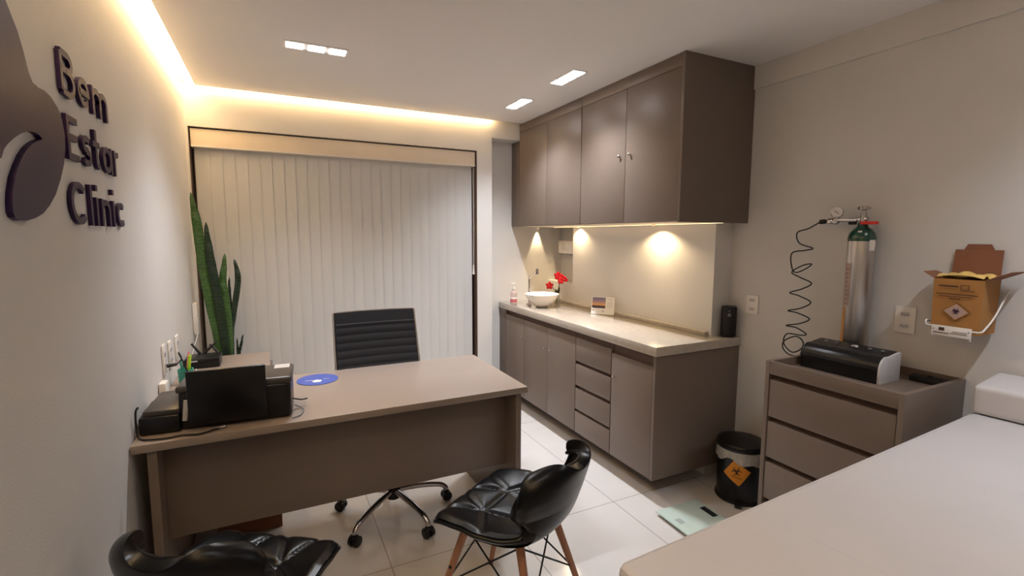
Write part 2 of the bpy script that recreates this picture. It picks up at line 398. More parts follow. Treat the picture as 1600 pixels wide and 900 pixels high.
# mouse pad
t = thing('mouse_pad', 'round blue mouse pad with white emblem on the desk', 'mouse pad', (.66, 2.617, .75))
MB().lathe([(.099, 0), (.1, .0015), (.099, .003), (0, .003)], (.66, 2.617, .75), 64).build('pad', M['blue'], t)
em = MB()
for a in (0, 72, 144, 216, 288):
    em.sphere((.655+.012*math.cos(math.radians(a+90)), 2.585+.012*math.sin(math.radians(a+90)), .7532), .012, (1, 1, .05), 12)
em.box(.60, .635, 2.606, 2.609, .753, .7536).box(.685, .715, 2.606, 2.609, .753, .7536)
em.build('emblem', M['white'], t)

# ------------------------------------------------------------------ printer (seen from behind)
t = thing('printer', 'black inkjet printer seen from behind, rear paper support raised', 'printer', (.32, 2.23, .75))
def pr(u0, u1, v0, v1, z0, z1, bev=.006):  # slightly rotated box
    return MB().box(u0, u1, v0, v1, z0, z1, bev=bev, rot=('Z', math.radians(-4)), at=(.32, 2.13, .8), seg=3)
pr(.135, .525, 2.125, 2.35, .752, .900, .016).build('body', M['black'], t)
pr(.128, .530, 2.122, 2.352, .893, .922, .012).build('scanner_lid', M['lid'], t)
sup = MB().box(.172, .436, 2.100, 2.112, .775, .988, bev=.004, rot=('X', math.radians(4)), at=(.30, 2.11, .775)); sup.build('paper_support', M['black'], t)
pr(.455, .515, 2.27, 2.335, .9215, .9235, .0005).build('control_panel', M['lgrey'], t)
pr(.17, .235, 2.15, 2.21, .9215, .9235, .0005).build('lid_sticker', M['grey'], t)
MB().box(.152, .168, 2.127, 2.133, .79, .87, bev=.001, rot=('Y', math.radians(6))).build('rating_label', M['lgrey'], t)
MB().box(.365, .388, 2.094, 2.0985, .865, .875, bev=.0005).build('logo_plate', M['bluep'], t)
MB().prism([(.012, 2.135, .753), (.14, 2.125, .753), (.14, 2.36, .753), (.012, 2.36, .753)], (0, 0, .065), bev=.006).build('ink_tank', M['black'], t)
MB().prism([(.022, 2.15, .815), (.14, 2.14, .815), (.14, 2.34, .835), (.05, 2.34, .835)], (0, 0, .022), bev=.005).build('ink_tank_lid', M['lid'], t)
# cables
cz = .7555
tag(MB().tube([(.020, 2.118, .868), (.012, 2.112, .85), (.012, 2.108, .78), (.022, 2.10, cz), (.05, 2.078, cz), (.109, 2.068, cz), (.153, 2.074, cz), (.206, 2.06, cz), (.245, 2.078, cz)], .0035).cyl((.244, 2.077, .7575), (.292, 2.097, .7575), .0042).build('power_cable', M['blackm']), 'thin black cable with bare end curling along the desk front', 'cable')
plug = MB().cyl((.246, 2.079, .7575), (.289, 2.096, .7575), .0048, n=12).build('cable_tip', M['steel'], bpy.data.objects['power_cable'])
tag(MB().tube([(.532, 2.20, .80), (.556, 2.23, .783), (.570, 2.235, .779), (.590, 2.24, .7795)], .003).build('usb_cable', M['blackm']), 'short black cable poking out from the right side of the printer', 'cable')
tag(MB().tube([(.540, 2.215, .765), (.57, 2.18, .7545), (.555, 2.11, .7545), (.525, 2.09, .7545)], .0025).build('grey_cable', M['grey']), 'thin grey cable looping on the desk at the right of the printer', 'cable')

# pens in a cup behind the printer
t = thing('pen_cup', 'small cup holding highlighters and pens behind the printer', 'pen cup', (.065, 2.83, .75))
MB().lathe([(.03, 0), (.034, .075), (.031, .075), (.027, .004), (0, .004)], (.065, 2.83, .75), 24).build('cup', M['teal'], t)
def pen(x, y, dx, dy, L, m, name, label, r=.005):
    o = MB().cyl((x, y, .758), (x+dx, y+dy, .758+L), r, n=12, bev=.001).build(name, m); tag(o, label, 'pen'); return o
pen(.072, 2.826, .016, .0, .135, M['hi'], 'highlighter', 'yellow green highlighter standing in the pen cup', .007)
pen(.056, 2.832, -.010, .0, .115, M['teal'], 'pen', 'teal pen standing in the pen cup')
pen(.063, 2.842, .018, .004, .15, M['pink'], 'pen', 'pink tipped pen standing in the pen cup', .004)
tag(MB().sphere((.142, 2.86, .764), .02, (1, .8, .6)).cyl((.142, 2.86, .7505), (.142, 2.86, .763), .014).build('eraser', M['hi']), 'small green rubber on the desk behind the printer', 'eraser')
tag(MB().lathe([(.008, 0), (.009, .04), (.004, .05), (.004, .06), (0, .062)], (.105, 2.86, .7505), 14).build('correction_bottle', M['white']), 'tiny white bottle on the desk behind the printer', 'bottle')

# router on the return
t = thing('router', 'black router box with antennas on the desk return near the blind', 'router', (.09, 3.2, .75))
MB().box(.015, .185, 3.12, 3.27, .751, .805, bev=.006).build('body', M['black'], t)
MB().box(.03, .08, 3.118, 3.121, .79, .797).build('label_strip', M['lgrey'], t)
for p0, p1 in (((.08, 3.265, .80), (.035, 3.275, .865)), ((.09, 3.265, .80), (.16, 3.28, .865)), ((.17, 3.26, .80), (.125, 3.29, .85))):
    MB().cyl(p0, p1, .008, .006, n=12, bev=.001).build('antenna', M['blackm'], t)

# ------------------------------------------------------------------ wall outlets
def outlet(wall, y, z, label, h=.118, wd=.075, tri=2, group=None):
    t = thing('wall_outlet', label, 'outlet', (0 if wall == 'l' else XR, y, z), group=group)
    s = 1 if wall == 'l' else -1; x0 = 0 if wall == 'l' else XR
    def bx(a, b, *r, bev=0): return MB().box(min(x0+s*a, x0+s*b), max(x0+s*a, x0+s*b), *r, bev=bev)
    bx(.0005, .009, y-wd/2, y+wd/2, z-h/2, z+h/2, bev=.003).build('cover_plate', M['white'], t)
    for k in ([-1, 1] if tri == 2 else [-1, 0, 1]):
        zc = z+k*(.026 if tri == 2 else .034)
        so = MB().prism([(x0+s*.009, y+.021*math.cos(a), zc+.013*math.sin(a)*1.1) for a in [math.radians(q) for q in (0, 45, 135, 180, 225, 315)]], (s*.0015, 0, 0)).build('socket', M['lgrey'], t)
        hb = MB()
        for dy in (-.0095, 0, .0095): hb.cyl((x0+s*.0095, y+dy, zc-(.003 if dy == 0 else 0)), (x0+s*.0112, y+dy, zc-(.003 if dy == 0 else 0)), .0024, n=10)
        hb.build('hole', M['blackm'], so)
    return t
outlet('l', 2.694, .912, 'white wall outlet with a black plug, nearest on the left wall by the printer', h=.14, wd=.06)
outlet('l', 2.84, .904, 'white wall outlet, middle of the three on the left wall', h=.135, wd=.06)
outlet('l', 3.03, .90, 'white wall outlet, furthest of the three on the left wall', h=.13, wd=.08)
outlet('r', 1.889, 1.096, 'white double wall outlet beside the black speaker', h=.108, wd=.078)
outlet('r', 1.125, 1.125, 'white double wall outlet between steel cylinder and sharps box', h=.118, wd=.078)
t = thing('power_plug', 'black plug with cable in the nearest left wall outlet', 'plug', (.02, 2.70, .86))
MB().cyl((.0125, 2.70, .878), (.05, 2.71, .880), .009, .007, n=14).build('plug', M['blackm'], t)
MB().tube([(.05, 2.71, .880), (.066, 2.73, .90), (.055, 2.74, .93), (.075, 2.73, .875), (.09, 2.76, .80), (.10, 2.78, .756)], .0035).build('cord', M['blackm'], t)
tag(MB().box(.0005, .03, 2.55, 2.62, .755, .835, bev=.008).build('power_adapter', M['white']), 'white power adapter plugged low on the wall behind the printer', 'adapter')
t = thing('wall_phone', 'tall white wall intercom device near the window on the left wall', 'intercom', (0, 3.68, .95))
MB().box(.0005, .03, 3.64, 3.72, .852, 1.055, bev=.008).build('body', M['white'], t)
MB().box(.03, .034, 3.655, 3.705, .87, .96, bev=.004).build('keypad', M['lgrey'], t)
tag(MB().tube([(.03, 3.63, .87), (.03, 3.5, .84), (.03, 3.35, .80), (.03, 3.28, .79)], .002).build('white_cable', M['white']), 'thin white cable from wall device down to router', 'cable')

# ------------------------------------------------------------------ snake plant
t = thing('snake_plant', 'tall green snake plant in the corner left of the blind', 'plant', (.2, 3.62, 0))
MB().lathe([(.09, 0), (.10, .01), (.135, .36), (.14, .40), (.128, .40), (.122, .355), (0, .35)], (.2, 3.62, 0)).build('pot', M['pot'], t)
MB().lathe([(.12, .352), (.06, .362), (0, .364)], (.2, 3.62, 0)).build('soil', M['soil'], t)
def leaf(pts, wmax, m, yb, tw=0.3, ytop=None):
    wmax *= .74
    P = [Vector(((.2+(pts[0][0]-.2)*.7), yb, .355))]+[Vector((x, yb+(((ytop or yb)-yb)*i/(len(pts)-1)), z)) for i, (x, z) in enumerate(pts)]
    # catmull resample
    Q = []; N = 8
    for i in range(len(P)-1):
        a, b_, c, d = P[max(i-1, 0)], P[i], P[i+1], P[min(i+2, len(P)-1)]
        for k in range(N):
            s_ = k/N; Q.append(.5*((2*b_)+(c-a)*s_+(2*a-5*b_+4*c-d)*s_*s_+(3*b_-a-3*c+d)*s_**3))
    Q.append(P[-1]); n = len(Q)-1
    def f(u, v):
        i = min(int(round(u*n)), n); p = Q[i]; T = (Q[min(i+1, n)]-Q[max(i-1, 0)]).normalized()
        ang = tw*(1-u)+.15*math.sin(u*5)
        side = Vector((math.cos(ang), math.sin(ang), 0)); side = (side-T*side.dot(T)).normalized(); nn = T.cross(side)
        wd = wmax*(.62+.38*math.sin(min(u/.6, 1)*PI/2))*(1 if u < .62 else max(.02, math.cos((u-.62)/.38*PI/2)**.8))
        s_ = (v-.5)*2
        return p+side*s_*wd+nn*(-.35*wd*(1-s_*s_))+nn*.003*math.sin(u*40+s_)
    MB().grid(f, n, 8, thick=.003).build('leaf', m, t)
leaf([(.15, .627), (.13, .862), (.098, 1.114), (.077, 1.359), (.064, 1.559), (.053, 1.657), (.041, 1.755)], .036, M['leaf'], 3.60)
leaf([(.189, .622), (.173, .858), (.151, 1.111), (.127, 1.317), (.117, 1.459), (.113, 1.572)], .034, M['leafd'], 3.585, -.2)
leaf([(.197, .621), (.202, .856), (.194, 1.067), (.183, 1.193), (.196, 1.295), (.203, 1.373)], .028, M['leaf'], 3.61, .2)
leaf([(.204, .62), (.212, .855), (.239, 1.022), (.266, 1.189), (.263, 1.273), (.251, 1.336)], .023, M['leafd'], 3.64, .5)
leaf([(.208, .62), (.216, .855), (.212, 1.066), (.213, 1.15), (.217, 1.216)], .012, M['leafd'], 3.66, .9)
leaf([(.241, .616), (.253, .722), (.267, .777), (.280, .838)], .010, M['leafd'], 3.62, .4)
leaf([(.238, .617), (.242, .724), (.243, .815)], .008, M['leafd'], 3.63, .8)

# ------------------------------------------------------------------ wall sign: emblem and letters
SG = thing('wall_sign', 'dark purple raised emblem and three lines of letters on the left wall', 'sign', (0, 1.7, 1.75))
ou = [(1.30, 2.06), (1.36, 2.03), (1.415, 1.965), (1.452, 1.925), (1.472, 1.888), (1.487, 1.852), (1.503, 1.834), (1.535, 1.830), (1.57, 1.832), (1.605, 1.826), (1.640, 1.810), (1.662, 1.785), (1.672, 1.75), (1.668, 1.714), (1.648, 1.67), (1.615, 1.628), (1.575, 1.588), (1.534, 1.560), (1.492, 1.539), (1.449, 1.527), (1.405, 1.520), (1.373, 1.519), (1.352, 1.525), (1.345, 1.535), (1.347, 1.555), (1.353, 1.576), (1.370, 1.608), (1.395, 1.636), (1.42, 1.660), (1.448, 1.680), (1.471, 1.692), (1.50, 1.704), (1.530, 1.7125), (1.512, 1.7185), (1.493, 1.7205), (1.468, 1.719), (1.446, 1.7145), (1.415, 1.704), (1.384, 1.69), (1.355, 1.674), (1.335, 1.66), (1.32, 1.64), (1.29, 1.66)]
pm = [(2.58-y, z) for y, z in ou][::-1]
MB().prism([(.0, y, z) for y, z in ou[:-1]+[(1.29, 1.645)]], (.012, 0, 0)).build('emblem', M['purple'], SG, smooth=False)
MB().prism([(.0, y, z) for y, z in [(1.288, 1.645)]+pm[1:]], (.012, 0, 0)).build('emblem', M['purple'], SG, smooth=False)
SW = .165
def arc(cx, cy, rx, ry, a0, a1, n=20): return [(cx+rx*math.cos(math.radians(a0+(a1-a0)*i/n)), cy+ry*math.sin(math.radians(a0+(a1-a0)*i/n))) for i in range(n+1)]
h = SW/2; xh = .72
def bowl(cx=.30): return arc(cx, xh/2, .28-h+.02, xh/2-h, 0, 360, 32)
GL = {
 'B': (.62, [[(h, h), (h, 1-h)], [(h, 1-h), (.32, 1-h)]+arc(.32, .74+.0, .19, .26-h, 90, -90)+[(h, .56)], [(.30, .56)]+arc(.34, .30, .21, .30-h+.04, 90, -90)+[(h, h)]]),
 'e': (.60, [[(.08, xh/2), (.52, xh/2)]+arc(.30, xh/2, .22, xh/2-h, 0, 320)]),
 'm': (.92, [[(h, 0), (h, xh)], [(h, .35)]+arc(.27, .44, .19, .28-h, 180, 0)+[(.46, 0)], [(.46, .35)]+arc(.65, .44, .19, .28-h, 180, 0)+[(.84, 0)]]),
 'E': (.56, [[(.50, 1-h), (h, 1-h), (h, h), (.50, h)], [(h, .52), (.46, .52)]]),
 's': (.48, [arc(.24, xh*.72, .15, xh*.28-h+.02, 30, 270)+arc(.24, xh*.28, .16, xh*.28-h+.02, 90, -150)]),
 't': (.40, [[(.17, 1.0), (.17, .18)]+arc(.28, .18, .11, .18-h, 180, 280, 8), [(0, xh-h), (.36, xh-h)]]),
 'a': (.62, [bowl(), [(.56, 0), (.56, xh)]]),
 'r': (.38, [[(h, 0), (h, xh)], [(h, .38)]+arc(.28, .42, .20, .30-h, 180, 75, 10)]),
 'C': (.74, [arc(.38, .5, .30, .5-h, 45, 315, 32)]),
 'l': (.19, [[(h, 0), (h, 1)]]),
 'i': (.19, [[(h, 0), (h, xh)], [(h, .88), (h, 1.03)]]),
 'n': (.56, [[(h, 0), (h, xh)], [(h, .35)]+arc(.28, .42, .20, .30-h, 180, 0)+[(.48, 0)]]),
 'c': (.54, [arc(.29, xh/2, .21, xh/2-h, 50, 310)]),
}
def stroke(mb, pts, tr, sw, depth):
    P = []
    for p in pts:
        q = Vector(tr(*p))
        if not P or (q-P[-1]).length > 1e-5: P.append(q)
    L, R_ = [], []
    n = len(P); closed = (P[0]-P[-1]).length < 1e-4
    for i, p in enumerate(P):
        a = P[i-1] if i else (P[-2] if closed else None); b = P[i+1] if i < n-1 else (P[1] if closed else None)
        d1 = (p-a).normalized() if a is not None else None; d2 = (b-p).normalized() if b is not None else None
        d1 = d1 or d2; d2 = d2 or d1
        tn = (d1+d2).normalized(); nr = Vector((-tn.y, tn.x)); k = max(.5, nr.dot(Vector((-d1.y, d1.x))))
        L.append(p+nr*sw/2/k); R_.append(p-nr*sw/2/k)
    b_ = bmesh.new()
    def V(q, x): return b_.verts.new((x, q.x, q.y))
    a0 = [V(q, 0.001) for q in L]; a1 = [V(q, 0.001) for q in R_]; c0 = [V(q, depth) for q in L]; c1 = [V(q, depth) for q in R_]
    for i in range(n-1):
        b_.faces.new((c0[i], c0[i+1], c1[i+1], c1[i])); b_.faces.new((a0[i], a1[i], a1[i+1], a0[i+1]))
        b_.faces.new((a0[i], a0[i+1], c0[i+1], c0[i])); b_.faces.new((a1[i], c1[i], c1[i+1], a1[i+1]))
    b_.faces.new((a0[0], c0[0], c1[0], a1[0])); b_.faces.new((a0[-1], a1[-1], c1[-1], c0[-1]))
    mb.add(b_)
for word, y0, y1, zb in (('Bem', 1.682, 2.088, 1.858), ('Estar', 1.690, 2.175, 1.690), ('Clinic', 1.676, 2.200, 1.517)):
    gap = .09; tot = sum(GL[c][0] for c in word)+gap*(len(word)-1); sx = (y1-y0)/tot; x = 0; cap = .119
    for c in word:
        mb = MB()
        for k, st in enumerate(GL[c][1]):
            stroke(mb, st, lambda a, b, x=x: (y0+(x+a)*sx, zb+b*cap), .0175, .011+.0002*k)
        mb.build('letter', M['purple'], SG, smooth=False); x += GL[c][0]+gap

# ------------------------------------------------------------------ things on the worktop
Z = .8915
t = thing('wash_basin', 'white round ceramic vessel basin on the worktop', 'sink', (2.50, 3.50, Z))
MB().lathe([(.045, 0), (.055, .004), (.085, .025), (.125, .07), (.148, .105), (.150, .110), (.146, .112), (.135, .098), (.10, .045), (.05, .02), (0, .017)], (2.52, 3.55, Z), 56).build('bowl', M['ceramic'], t)
MB().lathe([(.018, .0175), (.018, .021), (0, .022)], (2.52, 3.55, Z), 20).build('drain', M['chrome'], t)
t = thing('faucet', 'chrome gooseneck tap rising behind the white basin', 'tap', (2.50, 3.76, Z))
MB().lathe([(.022, 0), (.022, .006), (.012, .012), (0, .012)], (2.505, 3.75, Z), 24).build('flange', M['chrome'], t)
MB().tube([(2.505, 3.75, Z), (2.505, 3.75, Z+.14), (2.505, 3.75, Z+.22), (2.512, 3.735, Z+.25), (2.545, 3.71, Z+.275), (2.555, 3.70, Z+.282)], .008, n=14).build('spout', M['chrome'], t)
MB().cyl((2.556, 3.70, Z+.262), (2.556, 3.70, Z+.315), .013, bev=.002).build('tap_head', M['chrome'], t)
t = thing('soap_bottle', 'clear pump soap bottle with red label left of the basin', 'soap bottle', (2.372, 3.79, Z))
MB().lathe([(.026, 0), (.030, .005), (.030, .095), (.024, .112), (.012, .12), (.012, .13), (0, .13)], (2.372, 3.79, Z), 28).build('bottle', M['soap'], t)
MB().lathe([(.0305, .012), (.0309, .013), (.0309, .062), (.0305, .063)], (2.372, 3.79, Z), 28).build('label', M['white'], t)
MB().lathe([(.0313, .02), (.0315, .021), (.0315, .030), (.0313, .031)], (2.372, 3.79, Z), 28).lathe([(.0313, .036), (.0315, .037), (.0315, .045), (.0313, .046)], (2.372, 3.79, Z), 28).build('label_band', M['redlab'], t)
MB().cyl((2.372, 3.79, Z+.13), (2.372, 3.79, Z+.150), .014).cyl((2.372, 3.79, Z+.15), (2.372, 3.79, Z+.178), .004).box(2.340, 2.384, 3.782, 3.797, Z+.176, Z+.188, bev=.003).build('pump', M['white'], t)
# orchid
vx, vy = 2.765, 3.70
t = thing('orchid_vase', 'red artificial orchid in a small glass vase behind the basin', 'flower vase', (vx, vy, Z))
MB().lathe([(.022, 0), (.026, .003), (.030, .03), (.022, .06), (.026, .075), (.023, .074), (.019, .058), (.026, .03), (.022, .006), (0, .005)], (vx, vy, Z), 24).build('vase', M['glass'], t)
MB().tube([(vx, vy, Z+.01), (vx+.004, vy, Z+.09), (vx+.018, vy-.01, Z+.17), (vx+.01, vy-.01, Z+.22)], .003).tube([(vx, vy, Z+.05), (vx-.01, vy+.01, Z+.11), (vx-.05, vy+.04, Z+.15)], .0025).tube([(vx+.018, vy-.01, Z+.17), (vx+.05, vy-.03, Z+.20)], .002).build('stem', M['stem'], t)
for a, L in ((.4, .10), (2.6, .11), (1.5, .08)):
    def lf(u, v, a=a, L=L):
        s_ = (v-.5)*2; wd = .014*math.sin(PI*min(max(u, .03), .98))**.6
        return Vector((vx+math.cos(a)*L*u*.35-math.sin(a)*s_*wd, vy+math.sin(a)*L*u*.35+math.cos(a)*s_*wd, Z+.04+L*u))
    MB().grid(lf, 8, 4, thick=.002).build('leaf', M['stem'], t)
def bloom(x, y, z, r):
    mb = MB()
    for k in range(5):
        a = 2*PI*k/5+.3
        dx, dz = math.cos(a), math.sin(a)
        b = bmesh.new(); bmesh.ops.create_uvsphere(b, u_segments=12, v_segments=8, radius=r*.62)
        for v in b.verts: v.co = Vector((v.co.x, v.co.y*.3, v.co.z*.8))
        bmesh.ops.rotate(b, matrix=Matrix.Rotation(-a, 3, 'Y'), verts=b.verts)
        bmesh.ops.translate(b, vec=(dx*r*.6, -.004*k, dz*r*.6), verts=b.verts)
        bmesh.ops.rotate(b, matrix=Matrix.Rotation(-.7, 3, 'Z'), verts=b.verts)
        bmesh.ops.translate(b, vec=(x, y, z), verts=b.verts); mb.add(b)
    o = mb.build('flower', M['petal'], t)
bloom(vx+.005, vy-.005, Z+.245, .032); bloom(vx+.045, vy-.02, Z+.222, .028); bloom(vx-.052, vy+.045, Z+.155, .030); bloom(vx+.02, vy-.03, Z+.205, .028); bloom(vx+.075, vy-.03, Z+.205, .016)
# calendar card
t = thing('desk_calendar', 'white tent card with a sunset picture leaning on the worktop back strip', 'calendar', (2.745, 2.98, Z), rz=0)
a = Vector((2.680, 3.060, Z+.0005)); b = Vector((2.788, 2.920, Z+.0005)); ex = (b-a).normalized(); W_ = (b-a).length
nrm = Vector((-ex.y, ex.x, 0)); nrm = nrm if nrm.x > 0 else -nrm   # pointing to the wall
upv = (Vector((0, 0, 1))*.97+nrm*.22).normalized()
def quad(u0, u1, v0, v1, off=0, th=.0015):
    P = [a+ex*W_*u+upv*v-nrm*off for u, v in ((u0, v0), (u1, v0), (u1, v1), (u0, v1))]
    return MB().prism(P, nrm*th)
quad(0, 1, 0, .135).build('card', M['white'], t)
MB().prism([a+upv*.135+Vector((0, 0, .0)), b+upv*.135, b+nrm*.022, a+nrm*.022], nrm*.0015).build('back_leg', M['white'], t)
quad(.03, .62, .048, .130, .0012, .001).build('picture', M['photo'], t)
pm2 = quad(.68, .95, .118, .121, .0012, .001)
for k in range(6): pm2.add(quad(.68, .93, .100-k*.009, .1012-k*.009, .0012, .001).bm)
pm2.add(quad(.05, .12, .026, .034, .0012, .001).bm); pm2.add(quad(.5, .55, .02, .03, .0012, .001).bm)
pm2.build('print_lines', M['grey'], t)
# paper towel dispenser in niche
t = thing('towel_dispenser', 'white paper towel dispenser mounted inside the lit wall niche', 'dispenser', (2.99, 3.76, 1.31))
MB().box(2.885, 2.99, 3.63, 3.89, 1.33, 1.45, bev=.014).build('body', M['white'], t)
MB().box(2.89, 2.985, 3.635, 3.885, 1.318, 1.335, bev=.004).build('tray', M['grey'], t)
MB().box(2.8835, 2.886, 3.70, 3.83, 1.36, 1.43, bev=.002).cyl((2.883, 3.72, 1.352), (2.887, 3.72, 1.352), .008).build('window_panel', M['lgrey'], t)
# speaker
t = thing('smart_speaker', 'black cylindrical speaker on the near end of the worktop', 'speaker', (2.935, 2.003, Z))
MB().lathe([(.040, 0), (.0425, .004), (.0425, .176), (.039, .183), (0, .184)], (2.935, 2.003, Z), 40).build('body', M['blackm'], t)
MB().lathe([(.010, 0), (.010, .003), (.007, .004), (0, .004)], (2.904, 1.975, Z+.135), 20, axis=(-.75, -.66, 0)).lathe([(.0045, .0), (.0045, .005), (0, .005)], (2.9035, 1.975, Z+.158), 14, axis=(-.75, -.66, 0)).build('button', M['grey'], t)

# ------------------------------------------------------------------ drawer unit with tray, terminal box and cylinder
DX, DY0, DY1, DH = 2.53, .897, 1.455, .917
t = thing('drawer_unit', 'taupe drawer unit with raised tray rim beside the grey bed', 'cabinet', (2.76, 1.18, 0))
MB().box(DX, XR-.002, DY0, DY0+.02, 0, DH, bev=.0015).build('side_panel', M['lam'], t)
MB().box(DX, XR-.002, DY1-.02, DY1, 0, DH, bev=.0015).build('side_panel', M['lam'], t)
MB().box(DX, DX+.018, DY0+.02, DY1-.02, .857, DH, bev=.001).box(XR-.0045, XR-.002, DY0+.02, DY1-.02, .857, DH).box(DX+.018, XR-.0045, DY0+.02, DY1-.02, .862, .88).build('top_tray', M['lam'], t)
MB().box(DX+.03, XR-.021, DY0+.021, DY1-.021, .02, .861).build('carcass', M['groove'], t)
for z0, z1 in ((.655, .831), (.458, .631), (.255, .434), (.03, .232)):
    MB().box(DX+.004, DX+.029, DY0+.023, DY1-.023, z0, z1, bev=.0015).build('drawer', M['lam'], t)
# terminal box: profile extruded along y
t = thing('oxygen_device', 'black rounded device with a white near end lying on the drawer unit tray', 'device', (2.79, 1.24, .88))
def prof(x0, x1, z0, z1, n=10):
    P = [(x1, z0), (x1, z1-.008), (x1-.008, z1)]
    cx, cz, rx, rz_ = x0+.055, z1-.03-.035, .055, .055
    P += [(x0+.07, z1-.012)]
    P += [(cx-rx*math.sin(math.radians(q))+0.0, cz+rz_*math.cos(math.radians(q))) for q in range(15, 91, 15)]
    P += [(x0, z0)]; return P
pf = prof(2.712, 2.868, .8805, 1.004)
MB().prism([(x, 1.082, z) for x, z in pf], (0, .316, 0), bev=.001).build('housing', M['black'], t)
for y, m_ in ((1.073, M['lgrey']), (1.398, M['black'])): MB().prism([(x, y, z) for x, z in pf], (0, .009, 0), bev=.001).build('end_cap', m_, t)
kb = MB()
for y in (1.12, 1.17, 1.31, 1.36): kb.lathe([(.007, 0), (.007, .004), (0, .005)], (2.82, y, 1.0005), 14, axis=(-.1, 0, 1))
kb.build('indicator', M['grey'], t)
MB().box(2.80, 2.84, 1.22, 1.232, 1.0005, 1.0035, rot=('Z', .5)).box(2.81, 2.83, 1.235, 1.243, 1.0005, 1.0035).build('white_mark', M['white'], t)
tag(MB().lathe([(.012, 0), (.02, .02), (0, .03)], (2.95, 1.0, .8805)).box(2.91, 2.968, .93, 1.06, .8805, .905, bev=.006).build('black_pouch', M['blackm']), 'small black pouch in the tray corner beside the black device', 'pouch')

cxx, cyy = 2.929, 1.297
t = thing('oxygen_cylinder', 'slim silver gas cylinder with green shoulder standing in the tray behind the black device', 'gas cylinder', (cxx, cyy, .88))
MB().lathe([(.050, .881), (.055, .888), (.055, 1.482), (.0545, 1.486)], (cxx, cyy, 0), 48).build('body', M['steel'], t)
MB().lathe([(.0555, 1.472), (.0553, 1.490), (.050, 1.508), (.038, 1.525), (.024, 1.536), (.020, 1.545), (.020, 1.556), (.016, 1.560), (0, 1.56)], (cxx, cyy, 0), 40).build('shoulder', M['green'], t)
def cyl_patch(z0, z1, a0, a1, r=.0558):
    return MB().grid(lambda u, v: Vector((cxx+r*math.cos(a0+(a1-a0)*u), cyy+r*math.sin(a0+(a1-a0)*u), z0+(z1-z0)*v)), 10, 2, thick=.0006)
va = math.atan2(0-cyy, .4855-cxx)   # direction to viewer side
cyl_patch(1.17, 1.37, va-1.25, va-.62).build('paper_label', M['label'], t)
cyl_patch(.96, 1.165, va-1.2, va-.85).build('amber_tape', M['yellowpr'], t)
cyl_patch(1.430, 1.478, va+.55, va+1.15, .0562).build('white_tag', M['white'], t)
cyl_patch(1.512, 1.519, va-.35, va-.02, .0475).build('text_strip', M['lgrey'], t)
pp = MB()
for k in range(9): pp.add(cyl_patch(1.18+k*.02, 1.186+k*.02, va-1.0, va-.72, .0566).bm)
pp.build('label_text', M['grey'], t)
v = MB().cyl((cxx, cyy, 1.556), (cxx, cyy, 1.60), .013, n=20).cyl((cxx, cyy, 1.598), (cxx, cyy, 1.622), .010, n=16)
v.cyl((cxx, cyy-.018, 1.573), (cxx, cyy+.03, 1.573), .011, n=16)
v.build('valve', M['chrome'], t)
hw = MB().lathe([(.010, 1.612), (.020, 1.614), (.026, 1.617), (.026, 1.628), (.019, 1.632), (.010, 1.634), (0, 1.634)], (cxx, cyy, 0), 12); hw.build('hand_wheel', M['chrome'], t)
MB().box(cxx-.022, cxx+.008, cyy-.062, cyy+.003, 1.548, 1.562, bev=.002).build('red_tag', M['red'], t)
rg = thing('pressure_regulator', 'chrome regulator with round dial gauge clamped to the cylinder valve', 'regulator', (2.925, 1.38, 1.575))
rg2 = MB().cyl((2.925, 1.32, 1.570), (2.925, 1.42, 1.571), .010, n=18).cyl((2.925, 1.405, 1.568), (2.925, 1.45, 1.568), .015, n=18, bev=.003).sphere((2.925, 1.415, 1.568), .019).cyl((2.925, 1.417, 1.57), (2.925, 1.417, 1.60), .006)
rg2.build('body', M['chrome'], rg)
MB().cyl((2.93, 1.328, 1.556), (2.93, 1.358, 1.556), .008, n=12).build('clamp_screw', M['blackm'], rg)
ga = Vector((-.86, -.5, 0)).normalized(); gc = Vector((2.93, 1.417, 1.608))
MB().lathe([(.024, -.012), (.027, -.010), (.027, .010), (.024, .012), (.022, .009), (0, .009)], gc, 36, axis=ga).build('gauge_case', M['chrome'], rg)
gf = MB().lathe([(.0225, .0095), (.0225, .0103), (0, .0103)], gc, 30, axis=ga).build('dial', M['white'], rg)
si = ga.cross(Vector((0, 0, 1))).normalized()
dd = (si*.8+Vector((0, 0, .6))).normalized()
MB().cyl(gc+ga*.0115-dd*.010, gc+ga*.0115+dd*.012, .0012, n=6).build('needle', M['blackm'], gf)
MB().cyl((2.92, 1.462, 1.566), (2.915, 1.487, 1.564), .011, n=16, bev=.002).cyl((2.922, 1.448, 1.567), (2.92, 1.463, 1.566), .007, n=12).build('hose_nut', M['blackm'], rg)
